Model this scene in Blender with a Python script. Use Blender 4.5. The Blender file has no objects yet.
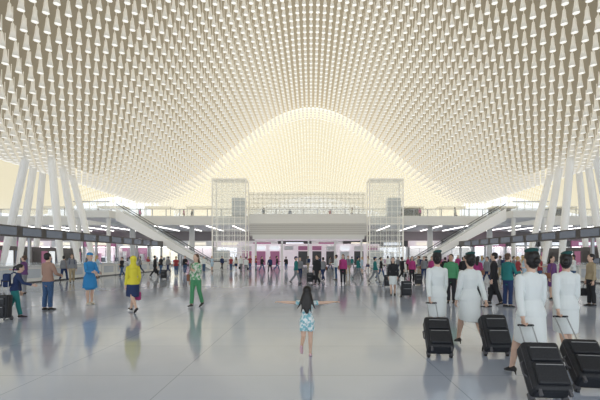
import bpy, math, random
import numpy as np
from mathutils import Vector, Matrix
from mathutils.bvhtree import BVHTree
random.seed(7)
scene=bpy.context.scene
F=400.0; CX=311.0; HY=257.0; EYE=1.6
def WX(px,d): return (px-CX)*d/F
def WZ(py,d): return EYE+(HY-py)*d/F
def DF(fy): return F*EYE/(fy-HY)

# ---------------------------------------------------------------- materials
MATS={}
def mat(name,col,rough=0.6,emit=0.0,ecol=None,metal=0.0,noise=0.0,nscale=8.0,alpha=1.0,trans=0.0,col2=None,nosample=True):
    if name in MATS: return MATS[name]
    m=bpy.data.materials.new(name); m.use_nodes=True
    nt=m.node_tree; b=nt.nodes['Principled BSDF']
    b.inputs['Base Color'].default_value=(*col,1)
    b.inputs['Roughness'].default_value=rough
    b.inputs['Metallic'].default_value=metal
    if trans: b.inputs['Transmission Weight'].default_value=trans
    if alpha<1: b.inputs['Alpha'].default_value=alpha
    if emit>0:
        b.inputs['Emission Color'].default_value=(*(ecol or col),1)
        b.inputs['Emission Strength'].default_value=emit
        if nosample:
            try: m.cycles.emission_sampling='NONE'
            except Exception: pass
    if noise>0 or col2:
        tc=nt.nodes.new('ShaderNodeTexCoord'); n=nt.nodes.new('ShaderNodeTexNoise')
        n.inputs['Scale'].default_value=nscale
        r=nt.nodes.new('ShaderNodeValToRGB')
        c2=col2 or tuple(c*(1-noise) for c in col)
        r.color_ramp.elements[0].position=0.44; r.color_ramp.elements[1].position=0.56
        r.color_ramp.elements[0].color=(*c2,1); r.color_ramp.elements[1].color=(*col,1)
        nt.links.new(tc.outputs['Object'],n.inputs['Vector'])
        nt.links.new(n.outputs['Fac'],r.inputs['Fac'])
        nt.links.new(r.outputs['Color'],b.inputs['Base Color'])
    MATS[name]=m; return m

# ---------------------------------------------------------------- mesh builder
class MB:
    def __init__(s): s.v=[]; s.f=[]; s.m=[]; s.mats=[]
    def mi(s,m):
        if m not in s.mats: s.mats.append(m)
        return s.mats.index(m)
    def add(s,vs,fs,m):
        o=len(s.v); k=s.mi(m)
        s.v+= [tuple(v) for v in vs]
        for f in fs: s.f.append(tuple(i+o for i in f)); s.m.append(k)
    def box(s,x0,x1,y0,y1,z0,z1,m):
        vs=[(x0,y0,z0),(x1,y0,z0),(x1,y1,z0),(x0,y1,z0),(x0,y0,z1),(x1,y0,z1),(x1,y1,z1),(x0,y1,z1)]
        s.add(vs,[(0,3,2,1),(4,5,6,7),(0,1,5,4),(1,2,6,5),(2,3,7,6),(3,0,4,7)],m)
    def rbox(s,x0,x1,y0,y1,z0,z1,m,r=0.03,n=4):
        def ring(ins,z):
            out=[]
            rr=max(r-ins,0.002)
            for cx,cy,a0 in ((x1-r,y1-r,0),(x0+r,y1-r,90),(x0+r,y0+r,180),(x1-r,y0+r,270)):
                for k in range(n+1):
                    a=math.radians(a0+90*k/n); out.append((cx+rr*math.cos(a),cy+rr*math.sin(a),z))
            return out
        rings=[ring(r*.7,z0),ring(r*.2,z0+r*.3),ring(0,z0+r),ring(0,z1-r),ring(r*.2,z1-r*.3),ring(r*.7,z1)]
        N=len(rings[0]); vs=sum(rings,[]); fs=[]
        for i in range(5):
            for j in range(N):
                a=i*N+j; b=i*N+(j+1)%N; fs.append((a,b,b+N,a+N))
        fs.append(tuple(reversed(range(N)))); fs.append(tuple(range(5*N,6*N)))
        s.add(vs,fs,m)
    def tube(s,pts,radii,m,uh=(1,0,0),n=12,cap=True):
        pts=[Vector(p) for p in pts]
        radii=[(r,r) if not isinstance(r,(tuple,list)) else r for r in radii]
        uh=Vector(uh)
        N=len(pts)
        def fr(t):
            u=uh-uh.dot(t)*t
            if u.length<0.25:
                alt=Vector((0,1,0)); u=alt-alt.dot(t)*t
            u.normalize(); return u,t.cross(u)
        T=[]
        for i in range(N):
            a=pts[max(i-1,0)]; b=pts[min(i+1,N-1)]
            t=(b-a); t=t.normalized() if t.length>1e-9 else Vector((0,0,1)); T.append(t)
        seq=[]
        if cap:
            r=min(radii[0])
            seq+=[(pts[0]-T[0]*r*.9,T[0],radii[0],.45),(pts[0]-T[0]*r*.5,T[0],radii[0],.85)]
        for i in range(N): seq.append((pts[i],T[i],radii[i],1))
        if cap:
            r=min(radii[-1])
            seq+=[(pts[-1]+T[-1]*r*.5,T[-1],radii[-1],.85),(pts[-1]+T[-1]*r*.9,T[-1],radii[-1],.45)]
        vs=[];fs=[]
        for p,t,r,k in seq:
            u,v=fr(t)
            for j in range(n):
                a=2*math.pi*j/n
                vs.append(p+u*(r[0]*k*math.cos(a))+v*(r[1]*k*math.sin(a)))
        R=len(seq)
        for i in range(R-1):
            for j in range(n):
                a=i*n+j;b=i*n+(j+1)%n; fs.append((a,b,b+n,a+n))
        fs.append(tuple(reversed(range(n)))); fs.append(tuple(range((R-1)*n,R*n)))
        s.add(vs,fs,m)
    def ell(s,c,r,m,fn=None,n=12,k=8):
        vs=[];fs=[]
        c=Vector(c)
        vs.append(c+Vector((0,0,-r[2])))
        for i in range(1,k):
            ph=-math.pi/2+math.pi*i/k
            for j in range(n):
                a=2*math.pi*j/n
                vs.append(c+Vector((r[0]*math.cos(ph)*math.cos(a),r[1]*math.cos(ph)*math.sin(a),r[2]*math.sin(ph))))
        vs.append(c+Vector((0,0,r[2])))
        for j in range(n): fs.append((0,1+(j+1)%n,1+j))
        for i in range(k-2):
            for j in range(n):
                a=1+i*n+j;b=1+i*n+(j+1)%n; fs.append((a,b,b+n,a+n))
        L=len(vs)-1
        for j in range(n): fs.append((L,1+(k-2)*n+j,1+(k-2)*n+(j+1)%n))
        if fn: vs=[fn(v) for v in vs]
        s.add(vs,fs,m)
    def mesh(s,name,smooth=False):
        me=bpy.data.meshes.new(name); me.from_pydata(s.v,[],s.f)
        for m in s.mats: me.materials.append(m)
        me.polygons.foreach_set('material_index',s.m)
        me.polygons.foreach_set('use_smooth',[smooth]*len(s.f))
        me.update(); return me
    def obj(s,name,smooth=False,parent=None):
        o=bpy.data.objects.new(name,s.mesh(name,smooth)); scene.collection.objects.link(o)
        if parent: o.parent=parent
        return o
def place(me,name,loc=(0,0,0),rz=0,parent=None):
    o=bpy.data.objects.new(name,me); scene.collection.objects.link(o)
    o.location=loc; o.rotation_euler=(0,0,rz)
    if parent: o.parent=parent
    return o
def empty(name,loc=(0,0,0)):
    o=bpy.data.objects.new(name,None); scene.collection.objects.link(o); o.location=loc; return o

# ---------------------------------------------------------------- base materials
M_white=mat('painted_white',(0.90,0.90,0.88),0.45)
M_strut=mat('white_steel_strut_glow',(0.92,0.92,0.90),0.35,emit=0.10,ecol=(1,.98,.94))  # struts and escalator sides are no lamps; faint glow painted in to whiten them
M_white2=mat('warm_white_cladding',(0.84,0.83,0.79),0.5,noise=0.05,nscale=2)
M_grey=mat('grey_metal',(0.45,0.46,0.48),0.35,metal=0.4)
M_dark=mat('dark_cladding',(0.09,0.085,0.085),0.4)
M_black=mat('black_rubber',(0.02,0.02,0.022),0.5)
M_glass=mat('clear_glass',(0.85,0.93,0.95),0.05,alpha=0.14)
M_strip=mat('light_strip',(1,1,1),0.5,emit=5.0,ecol=(1,0.97,0.94),nosample=False)
M_mag=mat('magenta_panel',(0.36,0.13,0.24),0.4,emit=0.16,ecol=(0.75,0.30,0.48))
M_pink=mat('pink_lit_wall',(0.85,0.76,0.79),0.5,emit=0.30,ecol=(1.0,0.88,0.92))
M_cool=mat('cool_lit_panel',(0.8,0.85,0.9),0.4,emit=0.6,ecol=(0.92,0.96,1))
M_warm=mat('warm_lit_panel',(0.9,0.85,0.7),0.4,emit=0.6,ecol=(1,0.92,0.75))
M_screen=mat('display_screen',(0.05,0.07,0.10),0.2,emit=0.15,ecol=(0.55,0.6,0.7))

# ---------------------------------------------------------------- floor
def make_floor():
    m=bpy.data.materials.new('polished_stone_floor'); m.use_nodes=True
    nt=m.node_tree; b=nt.nodes['Principled BSDF']
    tc=nt.nodes.new('ShaderNodeTexCoord')
    br=nt.nodes.new('ShaderNodeTexBrick'); br.offset=0
    br.inputs['Scale'].default_value=1.0
    br.inputs['Brick Width'].default_value=1.8; br.inputs['Row Height'].default_value=1.8
    br.inputs['Mortar Size'].default_value=0.008
    br.inputs['Color1'].default_value=(0.50,0.57,0.71,1)
    br.inputs['Color2'].default_value=(0.53,0.60,0.74,1)
    br.inputs['Mortar'].default_value=(0.36,0.42,0.53,1)
    n=nt.nodes.new('ShaderNodeTexNoise'); n.inputs['Scale'].default_value=0.6; n.inputs['Detail'].default_value=6
    mx=nt.nodes.new('ShaderNodeMix'); mx.data_type='RGBA'; mx.blend_type='OVERLAY'
    mx.inputs[0].default_value=0.2
    nt.links.new(tc.outputs['Object'],br.inputs['Vector']); nt.links.new(tc.outputs['Object'],n.inputs['Vector'])
    nt.links.new(br.outputs['Color'],mx.inputs[6]); nt.links.new(n.outputs['Fac'],mx.inputs[7])
    nt.links.new(mx.outputs[2],b.inputs['Base Color'])
    b.inputs['Roughness'].default_value=0.10
    b.inputs['Specular IOR Level'].default_value=0.7
    b.inputs['Specular Tint'].default_value=(0.88,0.94,1,1)
    mb=MB(); mb.add([(-80,-15,0),(80,-15,0),(80,105,0),(-80,105,0)],[(0,1,2,3)],m)
    mb.obj('floor')
make_floor()

# ---------------------------------------------------------------- ceiling
P=24.0; D1=60.0
def ZC(x,d):
    c=np.cos(np.pi*x/P)
    front=16.0+6.4*c
    t=np.clip((d-D1)/41.0,0,1)
    back=17.2+7.0*c+2.0*np.sin(np.pi*t)*(.5+.5*c)-9.0*t*t*(0.5+0.5*c)
    return np.where(d<=D1,front,back)
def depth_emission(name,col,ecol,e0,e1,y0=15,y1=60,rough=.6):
    # brightness gradient painted into emission: dimmer near the camera, stronger towards the arch
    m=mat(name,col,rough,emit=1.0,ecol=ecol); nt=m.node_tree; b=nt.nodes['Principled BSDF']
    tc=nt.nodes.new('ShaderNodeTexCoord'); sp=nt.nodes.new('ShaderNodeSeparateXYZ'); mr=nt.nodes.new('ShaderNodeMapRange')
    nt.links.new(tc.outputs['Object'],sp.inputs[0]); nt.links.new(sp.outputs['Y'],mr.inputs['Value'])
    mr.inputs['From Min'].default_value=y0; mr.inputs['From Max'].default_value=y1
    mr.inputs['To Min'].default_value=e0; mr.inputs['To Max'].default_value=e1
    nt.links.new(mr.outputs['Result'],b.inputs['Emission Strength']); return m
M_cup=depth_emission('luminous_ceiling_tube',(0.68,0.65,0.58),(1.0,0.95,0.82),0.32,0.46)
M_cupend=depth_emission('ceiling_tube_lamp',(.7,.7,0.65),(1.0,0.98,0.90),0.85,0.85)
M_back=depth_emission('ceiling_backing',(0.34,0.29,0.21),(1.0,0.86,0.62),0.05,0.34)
M_cup2=mat('luminous_ceiling_tube_inner',(0.60,0.57,0.48),.6,emit=.54,ecol=(1.0,0.96,0.82))  # this and the backing below: brighter back-bay copies with brightness painted into emission
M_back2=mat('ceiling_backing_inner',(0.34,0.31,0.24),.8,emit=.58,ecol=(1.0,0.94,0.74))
def make_cups():
    pos=[]
    sx=0.58; sy=1.0
    d=9.0
    while d<101:
        half=min(0.82*d+9,72) if d<D1 else 56
        k=int(half/sx)
        for i in range(-k,k+1): pos.append((i*sx,d))
        d+=sy if d<D1 else 1.5
    pos=np.array(pos); z=ZC(pos[:,0],pos[:,1])
    S=8
    prof=[(.022,1.7),(.022,.86),(.075,.77),(.11,.40),(.18,0.0),(.158,0.04)]
    a=np.arange(S)*2*np.pi/S+np.pi/8
    tv=np.array([(r*np.cos(t),r*np.sin(t),h) for r,h in prof for t in a])
    nv=len(tv); R=len(prof)
    quads=[]
    for i in range(R-1):
        for j in range(S): 
            A=i*S+j;B=i*S+(j+1)%S; quads.append((A,A+S,B+S,B))
    quads=np.array(quads); nq=len(quads)
    n=len(pos)
    V=(tv[None]+np.stack([pos[:,0],pos[:,1],z],1)[:,None,:]).reshape(-1,3)
    off=(np.arange(n)*nv)
    Q=(quads[None]+off[:,None,None]).reshape(-1)
    cap=((R-1)*S+np.arange(S))[::-1]
    C=(cap[None]+off[:,None]).reshape(-1)
    loops=np.concatenate([Q,C]); 
    starts=np.concatenate([np.arange(n*nq)*4, n*nq*4+np.arange(n)*S])
    tot=np.concatenate([np.full(n*nq,4),np.full(n,S)])
    me=bpy.data.meshes.new('ceiling_tube_lights')
    me.vertices.add(len(V)); me.vertices.foreach_set('co',V.ravel().astype(np.float32))
    me.loops.add(len(loops)); me.loops.foreach_set('vertex_index',loops.astype(np.int32))
    me.polygons.add(len(starts)); me.polygons.foreach_set('loop_start',starts.astype(np.int32))
    try: me.polygons.foreach_set('loop_total',tot.astype(np.int32))
    except Exception: pass
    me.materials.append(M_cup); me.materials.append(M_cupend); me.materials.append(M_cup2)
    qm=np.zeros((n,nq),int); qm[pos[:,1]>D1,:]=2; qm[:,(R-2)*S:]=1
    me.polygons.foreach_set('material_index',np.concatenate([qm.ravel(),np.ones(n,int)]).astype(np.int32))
    me.update(calc_edges=True); me.validate()
    o=bpy.data.objects.new('ceiling_tube_lights',me); scene.collection.objects.link(o)
make_cups()
def make_ceiling():
    mb=MB()
    def sheet(d0,d1,nd,off,m):
        xs=np.linspace(-72,72,145); ds=np.linspace(d0,d1,nd)
        vs=[];fs=[]
        for d in ds:
            for x in xs: vs.append((x,d,float(ZC(x,min(d,D1) if d1<=D1 else max(d,D1+.01)))+off))
        n=len(xs)
        for i in range(nd-1):
            for j in range(n-1): fs.append((i*n+j,i*n+j+1,i*n+n+j+1,i*n+n+j))
        mb.add(vs,fs,m)
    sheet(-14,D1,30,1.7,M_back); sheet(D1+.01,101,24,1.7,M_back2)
    o=mb.obj('ceiling',True)
    M_rim=mat('ceiling_edge_glow',(.7,0.65,0.5),0.5,emit=0.6,ecol=(1,0.94,0.76))
    mb=MB(); xs=np.linspace(-72,72,289); vs=[];fs=[]
    for x in xs:
        z=float(ZC(x,D1)); 
        vs+= [(x,D1+.5,z+.3),(x,D1+.7,z+.3),(x,D1+.7,z+2.6),(x,D1+.5,z+2.6)]
    for i in range(len(xs)-1):
        for j in range(4): fs.append((i*4+j,i*4+4+j,i*4+4+(j+1)%4,i*4+(j+1)%4))
    mb.add(vs,fs,M_rim); mb.obj('added_edge_glow_1')  # glowing strip added to paint a bright line along the arch edge
make_ceiling()

# ---------------------------------------------------------------- concourse building
def make_deck():
    mb=MB(); DZ=7.4
    mb.box(-70,70,58,104,6.4,DZ,M_white2)
    mb.box(-70,70,57.7,58,6.2,7.5,M_white)
    mb.obj('mezzanine_deck')
    mb=MB()
    x=-69
    while x<69:
        mb.box(x,x+1.9,58.1,58.13,DZ+.1,DZ+1.1,M_glass); mb.box(x+1.9,x+2,58.08,58.15,DZ,DZ+1.15,M_grey); x+=2
    mb.box(-69,69,58.05,58.18,DZ+1.12,DZ+1.2,M_grey)
    mb.obj('balcony_railing')
    mb=MB()
    mb.box(-70,70,76,76.4,0,6.4,mat('back_wall_paint',(0.36,0.33,0.34),0.6))
    mb.obj('wall_back')
    rnd=random.Random(3)
    for cx in np.arange(-57,58,6.0):
        mb=MB(); c=float(cx)
        tone=rnd.choice([M_pink,M_cool,M_warm,M_dark,M_white,M_mag])
        mb.box(c-2.9,c+2.9,74.2,75.9,0,.25,M_dark)
        mb.box(c-2.9,c-2.7,74,75.9,0,4.6,M_white); mb.box(c+2.7,c+2.9,74,75.9,0,4.6,M_white)
        mb.box(c-2.9,c+2.9,73.8,75.9,3.5,4.6,rnd.choice([M_white,M_mag,M_dark,M_pink]))
        mb.box(c-1.6,c+1.6,73.7,73.8,3.75,4.3,rnd.choice([M_cool,M_warm,M_mag]))
        mb.box(c-2.7,c+2.7,75.7,75.9,.25,3.5,tone)
        for k in range(5):
            xx=c-2.4+k*1.1
            mb.box(xx,xx+.7,75,75.5,.25,.25+rnd.uniform(.8,2.4),rnd.choice([M_dark,M_white,M_mag,M_cool]))
        mb.box(c-2.7,c+2.7,74.1,74.14,.25,3.5,M_glass)
        for k in (-2.7,-.9,.9,2.7): mb.box(c+k-.04,c+k+.04,74.05,74.18,.25,3.5,M_grey)
        mb.box(c-2.5,c+2.5,74.6,75,3.4,3.48,M_strip)
        mb.obj('shop_front')
    mb=MB()
    for k in range(-16,17):
        mb.box(k*4-.05,k*4+.05,61.2,73,6.32,6.39,M_strip)
    mb.obj('soffit_light_strips')
    me=MB(); me.tube([(0,0,0),(0,0,6.38)],[.4,.4],M_white,n=20,cap=False)
    me.tube([(0,0,0),(0,0,.15)],[.5,.5],M_grey,n=20,cap=False)
    cm=me.mesh('concourse_column',True)
    for x in (-54,-45,-36,-27,-18,18,27,36,45,54): place(cm,'concourse_column',(x,60.5,0))
    mb=MB()
    xa,xb=WX(253,54),WX(364,54)
    mb.box(xa,xb,53.5,57.5,4.0,4.55,M_white)
    mb.box(xa+.3,xb-.3,54,57.3,3.9,3.99,M_pink)
    xa2,xb2=WX(250,57),WX(366,57)
    mb.box(xa2,xb2,56.6,57.6,6.3,7.7,M_white)
    mb.box(xa2,xb2,56.8,57.5,4.55,6.3,mat('louvre_grey',(0.70,0.68,0.66),.6))
    z=4.7
    while z<6.3: mb.box(xa2,xb2,56.55,56.8,z,z+.1,M_white); z+=.28
    for x in np.linspace(xa+.3,xb-.3,5): mb.box(float(x)-.12,float(x)+.12,54.2,54.6,0,4.0,M_white)
    mb.obj('departure_gate_portal')
    mb=MB()
    mb.box(-13,12,70,70.3,0,3.9,M_pink)
    for x in np.linspace(-12,10,10):
        x=float(x); mb.box(x,x+1.6,69.8,70,.2,2.6,rnd.choice([M_mag,M_cool,M_dark,M_white,M_pink]))
        mb.box(x,x+1.6,69.7,70,2.8,3.5,rnd.choice([M_mag,M_white,M_cool]))
    mb.obj('security_screening_wall')
    mb=MB()
    X0,X1=WX(249,64),WX(366,64)
    for x in np.arange(X0,X1,.7): mb.box(float(x),float(x)+.08,64,64.1,DZ,12.0,M_white)
    for z in np.arange(DZ,12.1,.7): mb.box(X0,X1,64,64.1,float(z),float(z)+.08,M_white)
    mb.box(X0,X1,64.12,64.16,DZ,12,mat('frosted_glass',(0.88,0.88,0.84),.4,alpha=.5,emit=.15,ecol=(1,.97,.9)))
    mb.obj('lounge_glass_screen')
    mb=MB()
    for x in np.arange(-72,72.1,2.0): mb.box(float(x)-.08,float(x)+.08,101,101.3,DZ,22,M_white)
    for z in np.arange(DZ,22,1.6): mb.box(-72,72,101.05,101.25,float(z)-.05,float(z)+.05,M_white)
    mb.box(-72,72,101.2,101.24,DZ,22,M_glass)
    mb.obj('window_1')
    for c in (-44,-34,-26,-19,17,24,33,43):
        mb=MB()
        mb.box(c-2,c+2,68,70,DZ,DZ+1.1,M_dark); mb.box(c-2.2,c+2.2,67.8,70.2,DZ+1.1,DZ+1.2,M_white)
        mb.box(c-2,c+2,69.9,70,DZ+1.2,DZ+2.6,rnd.choice([M_warm,M_cool,M_dark]))
        mb.box(c-2.2,c+2.2,67.8,70.2,DZ+2.6,DZ+2.85,M_white)
        for sx in (-2.1,2.05): mb.box(c+sx,c+sx+.08,68,68.1,DZ+1.2,DZ+2.6,M_grey)
        mb.obj('cafe_kiosk')
make_deck()

def lattice_tower(xc):
    mb=MB(); w=2.3; y0,y1=55.0,57.4; H=WZ(181,56)
    x0,x1=xc-w,xc+w
    M_l=mat('lattice_white',(0.88,0.86,0.80),.4,emit=.16,ecol=(1,.95,.85))
    for x in (x0,x1):
        for y in (y0,y1): mb.box(x-.08,x+.08,y-.08,y+.08,0,H,M_l)
    for z in np.arange(0.6,H+.01,.8):
        z=float(z)
        for y in (y0,y1): mb.box(x0,x1,y-.025,y+.025,z-.025,z+.025,M_l)
        for x in (x0,x1): mb.box(x-.025,x+.025,y0,y1,z-.025,z+.025,M_l)
    for x in np.linspace(x0,x1,7)[1:-1]:
        x=float(x)
        for y in (y0,y1): mb.box(x-.022,x+.022,y-.022,y+.022,0,H,M_l)
    mb.box(x0-.1,x1+.1,y0-.1,y1+.1,H,H+.15,M_l)
    mb.box(x0,x1,y0+.1,y0+.12,0,H,M_glass)
    for sx in (-1.2,1.2):
        mb.box(xc+sx-.9,xc+sx+.9,y0+.4,y1-.3,.1 if sx<0 else 7.4,2.5 if sx<0 else 9.8,mat('lift_car',(.78,.80,.80),.3))
    mb.obj('glass_lift_tower')
lattice_tower((WX(214,56)+WX(247,56))/2); lattice_tower((WX(368,56)+WX(402,56))/2)

def escalator(sgn):
    xt,xb=sgn*25.0,sgn*12.8
    y0,y1=51.2,53.2; zt=7.4
    mb=MB()
    def para(ya,yb,zlo,zhi,m):
        vs=[]
        for y in (ya,yb):
            vs+=[(xt,y,zt+zlo),(xb,y,0+max(zlo,0)),(xb,y,zhi),(xt,y,zt+zhi)]
        mb.add(vs,[(0,1,2,3),(7,6,5,4),(0,4,5,1),(3,2,6,7),(0,3,7,4),(1,5,6,2)],m)
    for y in (y0,y1-.12):
        para(y,y+.12,-1.1,.45,M_strut)
        para(y+.05,y+.07,.45,1.0,M_glass)
        para(y+.0,y+.12,1.0,1.08,M_black)
    para(y0+.1,y1-.1,-.85,-.6,M_grey)
    N=36
    for i in range(N):
        t=i/N; x=xb+(xt-xb)*t; x2=xb+(xt-xb)*(i+1)/N; z=zt*(i+1)/N
        mb.box(min(x,x2),max(x,x2),y0+.12,y1-.12,z-.5,z,M_dark if i%2 else M_grey)
    if sgn<0: a,b=xb,xb+1.6
    else: a,b=xb-1.6,xb
    for y in (y0,y1-.12): mb.box(a,b,y,y+.12,0,.9,M_white); mb.box(a,b,y,y+.12,1.0,1.1,M_black)
    a,b=(-29.5,-25) if sgn<0 else (25,29.5)
    mb.box(a,b,49.5,57.65,6.5,7.4,M_white)
    mb.box(a,b,49.55,49.6,7.4,8.45,M_glass); mb.box(a,b,49.5,49.62,8.45,8.53,M_grey)
    for x in (a+.4,b-.4): mb.tube([(x,50.2,0),(x,50.2,6.5)],[.25,.25],M_white,cap=False)
    mb.obj('escalator')
escalator(-1); escalator(1)

def vcolumns(sgn):
    root=empty('v_column_cluster',(0,0,0))
    mems=[((30,160),(0,262),33,34),((36,162),(17,262),37,36),((44,160),(34,262),40,41),((50,160),(62,262),34,33),((60,162),(80,262),37,36),((68,165),(97,262),40,39)]
    for i,((tx,ty),(bx,by),dt,db) in enumerate(mems):
        mb=MB()
        top=Vector(((WX(tx,dt) if sgn<0 else -WX(tx,dt)),dt,11.4))
        base=Vector(((WX(bx,db) if sgn<0 else -WX(bx,db)),db,0))
        pts=[base.lerp(top,t) for t in (0,.12,.35,.6,.85,1)]
        mb.tube(pts,[.17,.22,.29,.31,.30,.27],M_strut,n=18,cap=False)
        mb.tube([base,base+Vector((0,0,.12))],[.42,.38],M_grey,n=18,cap=False)
        mb.obj('strut_%d'%(i+1),True,parent=root)
vcolumns(-1); vcolumns(1)

def checkin():
    mb=MB()
    mb.box(-.35,.35,-1.1,1.1,.08,1.02,M_white); mb.box(-.3,.3,-1.05,1.05,0,.08,M_dark)
    mb.box(-.42,.45,-1.15,1.15,1.02,1.08,mat('counter_top',(0.75,0.77,0.8),.2))
    mb.box(.36,.37,-.8,.8,.3,.85,mat('counter_panel',(.62,.67,.74),.3))
    mb.box(-.1,-.05,-.35,.25,1.2,1.55,M_black); mb.box(-.09,-.06,-.08,-.02,1.08,1.2,M_grey)
    mb.box(-.051,-.045,-.32,.22,1.23,1.52,M_screen)
    mb.box(-1.3,.3,1.12,1.17,0,1.25,M_glass)
    mb.box(-1.3,-.45,-.9,.9,.0,.3,M_grey)
    mb.box(-1.3,-.45,-.5,.5,.3,.34,M_black)
    me=mb.mesh('check_in_counter')
    for s in (-1,1):
        for i in range(13):
            place(me,'check_in_counter',(s*17.6,20+i*2.35,0),0 if s<0 else math.pi)
        g=MB(); X=s*19.0
        g.box(X-.15,X+.15,19,51,2.9,3.6,M_dark)
        for i in range(13):
            y=20+i*2.35
            g.box(X-s*.15-.02,X-s*.15+.02,y-.9,y+.9,3.0,3.5,M_screen)
        for y in (19.1,27,35.4,43.6,50.9): g.box(X-.08,X+.08,y-.08,y+.08,0,2.9,M_grey)
        g.obj('departure_sign_gantry')
        b=MB(); X=s*27.6 
        b.box(X-.1,X+.1,19,48,0,2.6,mat('dark_glass_wall',(.16,.15,.15),.2))
        for i in range(24):
            y=19.2+i*1.2; b.box(X-s*.12-.02,X-s*.12+.02,y,y+.9,.4,2.2,[M_screen,M_mag,M_dark,M_cool,M_dark][(i*7)%5])
        b.obj('airline_office_partition')
checkin()

# ---------------------------------------------------------------- people
SK=[mat('skin_fair',(0.72,0.48,0.36),.5),mat('skin_tan',(0.55,0.34,0.23),.5),mat('skin_dark',(0.25,0.14,0.09),.5)]
M_eye=mat('eye_dark',(0.03,0.02,0.02),.2); M_eyew=mat('eye_white',(.8,.8,.78),.3); M_lip=mat('lips',(0.5,0.18,0.16),.5)
HAIR={'black':mat('hair_black',(0.015,0.012,0.012),.45,noise=.4,nscale=60),'brown':mat('hair_brown',(0.09,0.045,0.025),.45),'blonde':mat('hair_blonde',(0.55,0.38,0.16),.5),'grey':mat('hair_grey',(0.4,0.4,0.4),.5)}
M_shoe=mat('shoe_black',(0.02,0.02,0.02),.35)
def cloth(n,c,**k): return mat('cloth_'+n,c,.8,**k)
C=dict(white=cloth('white',(0.80,0.84,0.83)),navy=cloth('navy',(0.02,0.04,0.12)),jeans=cloth('jeans',(0.06,0.13,0.27),noise=.3,nscale=30),
 black=cloth('black',(0.02,0.02,0.024)),blue=cloth('blue',(0.04,0.28,0.62)),yellow=cloth('yellow',(0.80,0.70,0.06)),
 green=cloth('green',(0.08,0.30,0.14)),teal=cloth('teal',(0.02,0.20,0.20)),dteal=cloth('dark_teal',(0.012,0.075,0.075)),salmon=cloth('salmon',(0.42,0.26,0.20)),
 red=cloth('red',(0.35,0.05,0.06)),magenta=cloth('magenta',(0.45,0.05,0.22)),grey=cloth('grey',(0.25,0.26,0.28)),
 khaki=cloth('khaki',(0.42,0.34,0.22)),cream=cloth('cream',(0.75,0.70,0.60)),sky=cloth('sky_print',(0.85,0.9,0.9),col2=(0.25,0.55,0.62),nscale=26),
 floral=cloth('floral_print',(0.80,0.80,0.72),col2=(0.15,0.40,0.20),nscale=14),purple=cloth('purple',(0.15,0.06,0.20)),pale=cloth('pale_blue',(0.5,0.65,0.78)))
HANG=((.14,.0,-1),(.06,.16,-1))
POSE=dict(stand=(3,4,-2,3,0,0),walk=(24,8,-16,22,10,-32),walk2=(-16,22,24,8,-32,10),step=(12,6,-8,14,4,-20),step2=(-8,14,12,6,-20,4),wide=(12,3,-12,6,0,-12))
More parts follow.
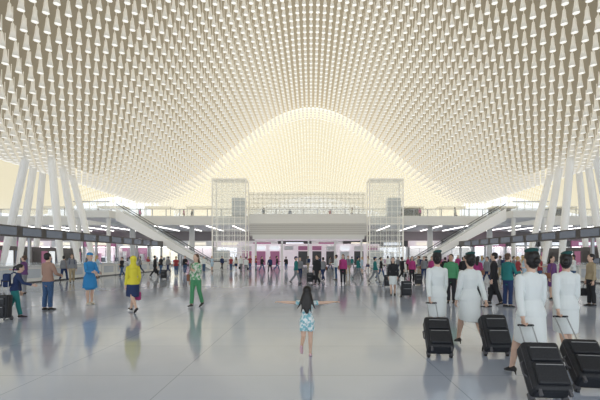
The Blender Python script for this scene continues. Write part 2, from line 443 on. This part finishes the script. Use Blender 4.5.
def person(H=1.7,fem=True,top='white',bottom='pants',bcol='navy',sleeve='long',hair='black',hs='short',hat=None,hatc='teal',
           pose='stand',armR=HANG,armL=HANG,lean=0,yaw=0,skin=0,shoe=None,kid=False,voxel=.016,bag=None,curlR=25,curlL=25,coat=False,heels=False,scarf=None,heady=0):
    s=H/1.7; sk=SK[skin]; hm=HAIR[hair]; tm=C[top]; bm=C[bcol]; shm=shoe or M_shoe
    mb=MB(); ex=MB()
    R=math.radians
    la=R(lean); PV=Vector((0,0,.92))
    def T(p):
        p=Vector(p)-PV
        c,n=math.cos(la),math.sin(la)
        return PV+Vector((p.x,p.y*c+p.z*n,-p.y*n+p.z*c))
    hsx=1.3 if kid else 1.04
    NB=Vector((0,.0,1.45))
    ya=R(yaw)
    def Hd(p):
        p=(Vector(p)-Vector((0,0,1.46)))*hsx
        p=Vector((p.x*math.cos(ya)-p.y*math.sin(ya),p.x*math.sin(ya)+p.y*math.cos(ya),p.z))
        h=R(heady); p=Vector((p.x,p.y*math.cos(h)+p.z*math.sin(h),-p.y*math.sin(h)+p.z*math.cos(h)))
        return T(NB+p)
    sw=.152 if fem else .180
    if fem: rr=[(.80,.135,.095),(.88,.172,.12),(.96,.150,.108),(1.05,.120,.092),(1.16,.138,.105),(1.24,.146,.114),(1.32,.158,.098),(1.365,.150,.080),(1.40,.108,.066),(1.425,.062,.056)]
    else: rr=[(.80,.14,.10),(.88,.162,.118),(.96,.155,.112),(1.05,.148,.106),(1.16,.160,.112),(1.26,.178,.120),(1.335,.186,.104),(1.375,.172,.084),(1.41,.118,.070),(1.435,.068,.060)]
    if kid: rr=[(z,(a+.135)/2*1.0,b*1.02) for z,a,b in rr]; sw*=.93
    mb.tube([T((0,-.01 if i<2 else 0,r[0])) for i,r in enumerate(rr)],[(r[1],r[2]) for r in rr],tm,n=20,cap=False)
    mb.tube([(0,-.01,.78),(0,-.01,.84)],[(.13,.09),(.14,.10)],tm,n=20)
    hipm=bm if bottom!='dress' else tm
    mb.tube([(0,-.01,.80),(0,-.012,.88),(0,0,.97)],[(.145,.103),(.18,.127),(.150,.108)],hipm,n=20)
    z0=.86 if not coat else .55
    if coat: mb.tube([(0,0,z0),(0,0,.75),(0,-.01,.90),T((0,0,1.04))],[(.235,.20),(.215,.17),(.192,.138),(.135,.105)],tm,n=24,cap=False)
    else: mb.tube([(0,0,.87),(0,-.005,.93),T((0,0,1.05))],[(.198,.143),(.182,.132),(.130 if fem else .155,.1 if fem else .112)],tm,n=20,cap=False)
    mb.tube([T((0,-.01,1.38)),T((0,-.005,1.44)),Hd((0,0,1.50))],[.056,.050,.052],sk,n=14)
    hr=[(1.468,.020,.024,.052),(1.485,.040,.050,.035),(1.515,.056,.073,.018),(1.555,.066,.088,.008),(1.60,.073,.096,0),(1.645,.070,.092,-.004),(1.68,.053,.070,-.006),(1.698,.028,.036,-.008)]
    vs=[];fs=[];n=18
    for z,a,b,yo in hr:
        for j in range(n):
            t=2*math.pi*j/n; vs.append(Hd((a*math.cos(t),yo+b*math.sin(t),z)))
    for i in range(len(hr)-1):
        for j in range(n):
            A=i*n+j;B=i*n+(j+1)%n; fs.append((A,B,B+n,A+n))
    fs.append(tuple(reversed(range(n)))); fs.append(tuple(range((len(hr)-1)*n,len(hr)*n)))
    mb.add(vs,fs,sk)
    mb.ell((0,.098,1.565),(.013,.018,.024),sk,Hd,8,6)
    for q in (-1,1):
        mb.ell((q*.073,.0,1.575),(.010,.018,.030),sk,Hd,8,6)
        ex.ell((q*.030,.083,1.592),(.013,.008,.007),M_eyew,Hd,8,6); ex.ell((q*.030,.0895,1.592),(.006,.003,.006),M_eye,Hd,6,4)
        ex.ell((q*.030,.086,1.612),(.016,.006,.003),hm,Hd,6,4)
    ex.ell((0,.088,1.522),(.020,.007,.006),M_lip,Hd,8,6)
    if hs!='scarf':
        mb.ell((0,-.018,1.628),(.084,.100,.088),hm,Hd,18,12)
        mb.ell((0,-.035,1.575),(.080,.078,.075),hm,Hd,16,10)
    if hs=='long':
        mb.tube([Hd((0,-.045,1.60)),Hd((0,-.065,1.50)),T((0,-.115,1.40)),T((0,-.125,1.28))],[(.085,.06),(.092,.05),(.095,.035),(.06,.02)],hm,n=16)
    if hs=='verylong':
        mb.tube([Hd((0,-.04,1.62)),Hd((0,-.08,1.53)),T((.0,-.14,1.38)),T((.0,-.16,1.22)),T((.02,-.17,1.10))],[(.09,.07),(.11,.06),(.11,.045),(.085,.035),(.04,.02)],hm,n=16)
        for q in (-1,1):
            mb.tube([Hd((q*.06,-.03,1.58)),T((q*.13,-.12,1.42)),T((q*.17,-.16,1.30)),T((q*.23,-.19,1.20))],[.035,.032,.024,.008],hm,n=8)
            mb.tube([Hd((q*.05,-.06,1.58)),T((q*.10,-.15,1.40)),T((q*.10,-.18,1.22)),T((q*.13,-.21,1.10))],[.035,.032,.024,.008],hm,n=8)
    if hs=='bun': mb.ell((0,-.120,1.575),(.042,.036,.042),hm,Hd,12,8); mb.ell((0,-.05,1.53),(.062,.055,.05),hm,Hd,12,8)
    if hs=='pony': mb.tube([Hd((0,-.11,1.63)),Hd((0,-.16,1.58)),Hd((0,-.15,1.44))],[.025,.032,.012],hm,n=8)
    if hs=='scarf':
        sc=C[hatc]
        mb.ell((0,-.022,1.618),(.090,.103,.096),sc,Hd,18,12)
        mb.tube([Hd((0,-.03,1.58)),T((0,-.02,1.47)),T((0,-.01,1.41)),T((0,0,1.34))],[(.085,.08),(.080,.078),(.115,.10),(.165,.125)],sc,n=16,cap=False)
    if hat=='beret':
        def hb(p):
            p=Vector(p)-Vector((0,0,1.69)); a=R(-10); p=Vector((p.x*math.cos(a)+p.z*math.sin(a),p.y,-p.x*math.sin(a)+p.z*math.cos(a)))
            return Hd(p+Vector((.008,.005,1.705)))
        mb.ell((0,0,1.69),(.080,.096,.034),C[hatc],hb,18,10)
    if hat=='cap':
        mb.ell((0,-.005,1.66),(.090,.104,.062),C[hatc],Hd,18,10); mb.ell((0,.10,1.645),(.065,.055,.010),C[hatc],Hd,12,6)
    if hat=='brim':
        mb.ell((0,-.01,1.675),(.088,.10,.062),C[hatc],Hd,18,10); mb.ell((0,-.01,1.655),(.145,.155,.012),C[hatc],Hd,18,6)
    if scarf: mb.tube([T((0,0,1.40)),T((0,0,1.445))],[(.085,.08),(.065,.065)],C[scarf],n=14)
    fR,kR,fL,kL,pR,pL=POSE[pose] if isinstance(pose,str) else pose
    legs=[]
    for q,f,k,pt in ((1,fR,kR,pR),(-1,fL,kL,pL)):
        hp=Vector((q*.085,0,.90)); a=R(f); b=R(f-k)
        kn=hp+Vector((q*.005,math.sin(a),-math.cos(a)))*.41
        an=kn+Vector((-q*.012,math.sin(b),-math.cos(b)))*.41
        legs.append((q,hp,kn,an,R(pt),a,b))
    for q,hp,kn,an,pt,a,b in legs:
        mid=hp.lerp(kn,.5); cf=kn.lerp(an,.33)+Vector((0,-.012,0))
        pts=[hp,mid,kn,cf,kn.lerp(an,.7),an]
        rl=[.088,.074,.053,.056,.040,.034]
        if bottom in('skirt','dress'): rl=[.078,.064,.050,.055,.040,.034]
        mb.tube(pts,rl,sk if bottom!='pants' else bm,n=14)
        if bottom=='pants':
            mb.tube([hp,mid,kn,cf,an+Vector((0,0,.02))],[.098,.086,.068,.066,.062],bm,n=14,cap=False)
            mb.tube([an,an.lerp(kn,.1)],[.036,.036],sk,n=10)
        if bottom=='shorts': mb.tube([hp,mid,hp.lerp(kn,.62)],[.105,.098,.095],bm,n=14,cap=False)
        def Ft(p):
            y,z=p[1],p[2]-.08
            t=pt-(.35 if heels else 0)
            return an+Vector((p[0],y*math.cos(t)-z*math.sin(t),y*math.sin(t)+z*math.cos(t)))
        fp=[Ft((0,-.045,.038)),Ft((0,.03,.042)),Ft((0,.10,.028)),Ft((0,.165,.020))]
        mb.tube(fp,[(.034,.036),(.040,.040),(.045,.027),(.032,.018)],shm,n=12)
        if not heels: mb.tube([an+Vector((0,0,-.02)),an],[.040,.036],shm if bottom=='pants' else sk,n=10)
        else:
            mb.tube([Ft((0,-.055,.03)),Ft((0,-.07,-.035))],[.016,.009],shm,n=8); mb.tube([an+Vector((0,0,-.02)),an],[.034,.033],sk,n=10)
    if bottom in('skirt','dress'):
        sm=bm if bottom=='skirt' else tm
        k1,k2=legs[0][2],legs[1][2]; ym=(k1.y+k2.y)/2; dy=abs(k1.y-k2.y)/2
        rows=[(.50,.165,1.0,.088),(.60,.176,.78,.10),(.70,.182,.52,.112),(.80,.184,.26,.124),(.90,.184,0,.130)]
        mb.tube([(0,ym*r[2],r[0]) for r in rows]+[(0,0,1.0)],[(r[1],r[3]+dy*r[2]*1.12) for r in rows]+[(.140,.105)],sm,n=28,cap=False)
    grips={}
    for q,arm,curl in ((1,armR,curlR),(-1,armL,curlL)):
        U=Vector((q*arm[0][0],arm[0][1],arm[0][2])).normalized(); Fv=Vector((q*arm[1][0],arm[1][1],arm[1][2])).normalized()
        S=T((q*sw,0,1.345)); E=S+U*.275; Wr=E+Fv*.245
        mb.tube([S,S.lerp(E,.4),E,E.lerp(Wr,.3),E.lerp(Wr,.7),Wr],[.048,.046,.038,.039,.031,.025],sk,n=12)
        clothed=sleeve in('long','short')
        mb.ell(S,(.058,.060,.058),tm if clothed else sk,None,14,10)
        if sleeve=='long': mb.tube([S,S.lerp(E,.5),E,E.lerp(Wr,.5),E.lerp(Wr,.93)],[.057,.056,.050,.046,.040],tm,n=14,cap=False)
        elif sleeve=='short': mb.tube([S,S.lerp(E,.5)],[.060,.062],tm,n=14,cap=False)
        t=Fv; nin=Vector((-q,0,0)); 
        nn=nin-nin.dot(t)*t
        if nn.length<.4: nn=Vector((0,0,-1))-Vector((0,0,-1)).dot(t)*t
        nn.normalize()
        w=Vector((0,1,0)); w=w-w.dot(t)*t-w.dot(nn)*nn
        if w.length<.1: w=t.cross(nn)
        w.normalize()
        mb.tube([Wr,Wr+t*.03,Wr+t*.085],[(.024,.018),(.034,.015),(.040,.013)],sk,uh=w,n=12)
        for k,(off,L) in enumerate(((.029,.072),(.010,.080),(-.010,.074),(-.029,.058))):
            p=Wr+t*.086+w*off; d=0; pts=[p-t*.015,p]
            for g,fr in enumerate((.45,.32,.23)):
                d+=R(curl)*(1 if g else .8); p=p+(t*math.cos(d)+nn*math.sin(d))*L*fr; pts.append(p)
            ex.tube(pts,[.0092,.0092,.0085,.0078,.0065],sk,n=7)
        p=Wr+t*.028+w*.028; ex.tube([p-w*.01,p+(t*.5+w*.65+nn*.3)*.032,p+(t*.9+w*.7+nn*.6)*.05],[.012,.0105,.008],sk,n=7)
        grips[q]=Wr+t*.095+nn*.022
    if bag=='hand':
        g=grips[1]; bc=C['magenta'] if top=='yellow' else C['black']
        ex.rbox(g.x-.06,g.x+.06,g.y-.15,g.y+.15,g.z-.42,g.z-.17,bc,.03)
        ex.tube([(g.x,g.y-.09,g.z-.18),(g.x,g.y-.05,g.z-.03),(g.x,g.y,g.z),(g.x,g.y+.05,g.z-.03),(g.x,g.y+.09,g.z-.18)],[.008]*5,bc,n=6)
    if bag=='back':
        c=C['navy']; ex.rbox(-.15,.15,-.30,-.11,.98,1.40,c,.06); ex.rbox(-.11,.11,-.34,-.29,1.02,1.22,c,.02)
        for q in (-1,1): ex.tube([(q*.1,-.14,1.36),(q*.11,-.02,1.44),(q*.11,.12,1.34),(q*.12,.10,1.15),(q*.12,-.12,1.02)],[.016]*5,c,n=6)
    if bag=='shoulder':
        c=mat('bag_leather',(.25,.10,.05),.5); ex.rbox(.19,.28,-.13,.13,.82,1.04,c,.03)
        ex.tube([(.22,-.1,1.02),(.10,-.09,1.40),(.10,.0,1.435),(.10,.1,1.38),(.22,.1,1.02)],[.009]*5,c,n=6)
    me=mb.mesh('tmp'); ob=bpy.data.objects.new('tmp',me); scene.collection.objects.link(ob)
    r=ob.modifiers.new('r','REMESH'); r.mode='VOXEL'; r.voxel_size=voxel; r.use_smooth_shade=True
    sm=ob.modifiers.new('s','SMOOTH'); sm.factor=.5; sm.iterations=3 if voxel<.012 else 2
    dg=bpy.context.evaluated_depsgraph_get(); new=bpy.data.meshes.new_from_object(ob.evaluated_get(dg))
    bvh=BVHTree.FromPolygons([Vector(v) for v in mb.v],mb.f)
    vs=[tuple(v.co) for v in new.vertices]; fs=[];ms=[]
    for p in new.polygons:
        c=p.center; h=bvh.find_nearest(c)
        fs.append(tuple(p.vertices)); ms.append(mb.m[h[2]] if h[2] is not None else 0)
    out=MB(); out.mats=list(mb.mats); out.v=vs; out.f=fs; out.m=ms
    o=len(out.v); out.v+=ex.v
    for f,m in zip(ex.f,ex.m): out.f.append(tuple(i+o for i in f)); out.m.append(out.mi(ex.mats[m]))
    zmin=min(v[2] for v in vs)
    out.v=[(x*s,y*s,(z-zmin)*s) for x,y,z in out.v]
    bpy.data.objects.remove(ob); bpy.data.meshes.remove(new)
    return out.mesh('person',True),{k:Vector((g.x*s,g.y*s,(g.z-zmin)*s)) for k,g in grips.items()}
def put(me,name,px,d,rot=0,z=0,meshname=None):
    return place(me,name,(WX(px,d),d,z),math.radians(rot))

def suitcase(grip,wheel,name='rolling_suitcase'):
    M_s=mat('suitcase_nylon',(0.022,0.024,0.03),.55,noise=.3,nscale=80); M_t=mat('suitcase_trim',(0.10,0.10,0.11),.4); 
    z=(grip-wheel); L=z.length; z.normalize()
    y=Vector((0,0,1))-z.z*z; y.normalize(); x=y.cross(z)
    mb=MB(); h=.60
    mb.rbox(-.20,.20,.0,.235,.02,h,M_s,.045)
    mb.rbox(-.16,.16,.225,.285,.08,.32,M_s,.02); mb.rbox(-.16,.16,.225,.27,.35,.53,M_s,.02)
    mb.box(-.203,.203,.055,.062,.06,h-.04,M_t); mb.box(-.203,.203,.175,.182,.06,h-.04,M_t)
    mb.box(-.14,.14,.27,.275,.50,.508,M_grey); mb.box(-.14,.14,.285,.29,.29,.298,M_grey)
    mb.tube([(-.07,.12,h-.01),(-.05,.12,h+.035),(.05,.12,h+.035),(.07,.12,h-.01)],[.012]*4,M_t,n=8)
    mb.tube([(.195,.12,.22),(.23,.12,.25),(.23,.12,.37),(.195,.12,.40)],[.011]*4,M_t,n=8)
    for q in (-1,1):
        mb.tube([(q*.075,.03,h-.05),(q*.075,.03,L)],[.009,.008],M_grey,n=8,cap=False)
        mb.tube([(q*.175-.016,0,0.0),(q*.175+.016,0,0.0)],[.042,.042],M_black,uh=(0,1,0),n=16,cap=False)
        mb.box(q*.175-.028,q*.175+.028,-.01,.05,-.01,.07,M_t)
        mb.box(q*.15-.015,q*.15+.015,.20,.235,-.03,.04,M_t)
    mb.tube([(-.085,.03,L),(.085,.03,L)],[.014,.014],M_black,n=10)
    o=mb.obj(name)
    m=Matrix((( x.x,y.x,z.x,wheel.x),(x.y,y.y,z.y,wheel.y),(x.z,y.z,z.z,wheel.z),(0,0,0,1)))
    o.matrix_world=m@Matrix.Translation((0,-.03,0)); return o

PULL=((.16,-.22,-1),(.10,-.42,-1))
def attendant(px,d,side,wpx,wd,pose,rot,H=1.66,yaw=0,col='white',voxel=.009,hatc='dteal'):
    a=dict(armR=HANG,armL=HANG); a['armR' if side>0 else 'armL']=PULL
    a['armL' if side>0 else 'armR']=((.12,.12,-1),(.02,.45,-1))
    me,g=person(H=H,fem=True,top=col,bottom='skirt',bcol=col,hair='black',hs='bun',hat='beret',hatc=hatc,pose=pose,heels=True,
        voxel=voxel,yaw=yaw,curlR=75 if side>0 else 25,curlL=75 if side<0 else 25,**a)
    me.name='flight_attendant'
    o=put(me,'flight_attendant',px,d,rot)
    m=Matrix.Translation(o.location)@Matrix.Rotation(math.radians(rot),4,'Z')
    gw=m@g[side]
    suitcase(gw,Vector((WX(wpx,wd),wd,.042)))
attendant(437,7.25,-1,440,6.35,'step',8,1.64,yaw=-20)
attendant(470,7.05,1,497,6.45,'walk2',5,1.66)
attendant(531,5.15,-1,549,4.36,'walk2',6,1.68)
attendant(566,5.75,-1,594,4.70,'step',0,1.60,yaw=-35)

me,g=person(H=1.09,fem=True,top='sky',bottom='shorts',bcol='sky',sleeve='short',hair='black',hs='verylong',kid=True,pose=(4,6,-6,62,0,-60),
   armR=((1,.02,.02),(1,-.05,.10)),armL=((1,.02,.0),(1,-.05,.06)),voxel=.011,curlR=10,curlL=10,shoe=mat('shoe_pink',(.7,.45,.5),.5),lean=4)
put(me,'running_girl',307,6.45,-6)

V=.011
def mid(name,px,fy,rot,**k):
    me,g=person(voxel=V,**k); me.name=name; return put(me,name,px,DF(fy),rot)
mid('woman_in_blue_coat',90,304.5,-120,H=1.74,top='blue',coat=True,bottom='dress',hair='blonde',hs='short',hat='cap',hatc='blue',pose='stand',armR=((.2,.5,-1),(-.3,1,-.1)),armL=((.2,.3,-1),(-.2,1,-.2)),shoe=C['cream'])
mid('woman_in_yellow_jacket',133,312,50,H=1.66,top='yellow',bottom='skirt',bcol='navy',hair='black',hs='scarf',hatc='yellow',pose='walk',armR=((.2,.0,-1),(.1,.6,-1)),bag='hand')
mid('woman_in_floral_top',196,307,160,H=1.68,top='floral',bottom='pants',bcol='green',hair='brown',hs='long',pose='step',armL=((.2,.3,-1),(-.2,1,.4)),bag='shoulder')
mid('man_in_salmon_jacket',48,310,-20,H=1.72,fem=False,top='salmon',bottom='pants',bcol='jeans',hair='black',pose='stand',armR=((.2,.3,-1),(-.4,1,-.3)),armL=((.15,.1,-1),(0,.4,-1)))
mid('woman_with_backpack',15,318,-60,H=1.42,top='navy',bottom='pants',bcol='teal',hair='black',hs='pony',pose='wide',lean=12,armR=((.2,.6,-1),(-.1,1,-.3)),bag='back')
mid('man_in_purple_shirt',24,294,100,H=1.66,fem=False,top='purple',bottom='pants',bcol='grey',hair='brown',pose='stand',armL=((.2,.4,-1),(0,1,0)))
mid('man_in_green_vest',451,303,150,H=1.70,fem=False,top='green',bottom='pants',bcol='black',hair='black',pose='stand',skin=1,armR=((.2,.2,-1),(-.2,.9,-.2)))
mid('man_in_dark_suit',494,305,60,H=1.74,fem=False,top='black',bottom='pants',bcol='black',hair='black',pose='wide',bag='hand')
mid('man_in_teal_shirt',508,307,-70,H=1.72,fem=False,top='teal',bottom='pants',bcol='navy',hair='brown',pose='stand',armR=((.2,.3,-1),(-.2,1,.1)))
mid('man_in_khaki_jacket',591,306,80,H=1.70,fem=False,top='khaki',bottom='pants',bcol='black',hair='black',pose='stand',bag='hand')
mid('woman_in_black_top',393,296,170,H=1.58,top='black',bottom='skirt',bcol='white',hair='black',hs='long',pose='step')
mid('woman_in_purple_dress',552,299,200,H=1.64,top='purple',bottom='dress',hair='black',hs='long',pose='stand',bag='shoulder')

VAR=[]
def var(**k):
    me,_=person(voxel=.017,**k); me.name='traveller'; VAR.append((me,'traveller_woman' if k.get('fem',True) else 'traveller_man'))
P1=((.2,.4,-1),(-.3,1,.0)); P2=((.2,.1,-1),(0,.5,-1))
var(fem=False,top='navy',bcol='black',pose='walk',armR=P2)
var(fem=False,top='white',bcol='jeans',pose='stand',armL=P1,skin=1)
var(fem=False,top='grey',bcol='khaki',pose='wide',bag='back',hair='brown')
var(fem=False,top='black',bcol='black',pose='walk2',bag='hand')
var(fem=False,top='red',bcol='jeans',pose='stand',armR=P1,hair='blonde',sleeve='short')
var(fem=False,top='teal',bcol='grey',pose='walk',armR=P2,hat='cap',hatc='navy')
var(fem=True,top='magenta',bcol='black',pose='stand',hs='long',bag='shoulder')
var(fem=True,top='cream',bottom='skirt',bcol='navy',pose='walk',hs='long',hair='brown')
var(fem=True,top='black',bcol='jeans',pose='walk2',hs='pony',armL=P1)
var(fem=True,top='pale',bottom='dress',pose='stand',hs='long',hair='blonde',armR=P1)
var(fem=True,top='white',bcol='grey',pose='stand',hs='bun',bag='hand')
var(fem=True,top='grey',bcol='navy',pose='walk',hs='short',bag='shoulder')
rnd=random.Random(11)
crowd=[(155,277),(161,275),(168,273),(176,276),(185,274),(204,272),(212,271),(222,270),(231,271),(241,272),(250,271),(262,272),(270,273),
(296,284),(300,280),(317,285),(323,281),(336,280),(343,284),(348,275),(358,279),(362,274),(375,283),(381,279),(402,281),(412,283),(424,281),(432,285),(437,276),(445,280),
(418,273),(398,272),(368,271),(330,271),(308,271),(286,271),(465,288),(478,292),(487,286),(518,288),(524,282),(540,286),(562,290),(573,287),(458,276),(470,277),(500,279),(522,278),
(130,274),(122,277),(140,273),(148,272),(196,271),(72,283),(97,278),(64,281),
(236,270),(246,273),(256,270),(277,271),(319,272),(352,270),(388,273),(408,271),(426,272),(450,271),(482,276),(492,275),(508,277),(514,281),(463,281),(474,283),(419,277),(441,271)]
for i,(px,fy) in enumerate(crowd):
    me,nm=VAR[(i*5+rnd.randint(0,3))%len(VAR)]
    o=put(me,nm,px,DF(fy),rnd.uniform(0,360)); sc=rnd.uniform(.95,1.04); o.scale=(sc,sc,sc)
for px in (98,140,184,192,236,264,290,330,352,420,455,500):
    me,nm=VAR[rnd.randint(0,11)]; put(me,nm,px,59.2+rnd.uniform(0,4),rnd.uniform(0,360),7.4)
def bag_at(px,fy):
    d=DF(fy); x=WX(px,d); g=Vector((x,d+.05,.98)); suitcase(g,Vector((x,d,.042)),'rolling_suitcase')
for p in ((4,320),(164,279),(388,287),(406,297),(475,296),(310,283),(418,285)): bag_at(*p)

# ---------------------------------------------------------------- world, camera
w=bpy.data.worlds.new('world'); scene.world=w; w.use_nodes=True
bg=w.node_tree.nodes['Background']; bg.inputs[0].default_value=(0.88,0.94,1.0,1); bg.inputs[1].default_value=1.6
cam=bpy.data.cameras.new('camera'); co=bpy.data.objects.new('camera',cam); scene.collection.objects.link(co)
co.location=(0,0,EYE); co.rotation_euler=(math.pi/2,0,0)
cam.sensor_width=36; cam.lens=24; cam.shift_x=-(CX-300)/600; cam.shift_y=(HY-200)/600; cam.clip_end=400
scene.camera=co
scene.view_settings.view_transform='Standard'; scene.view_settings.look='None'
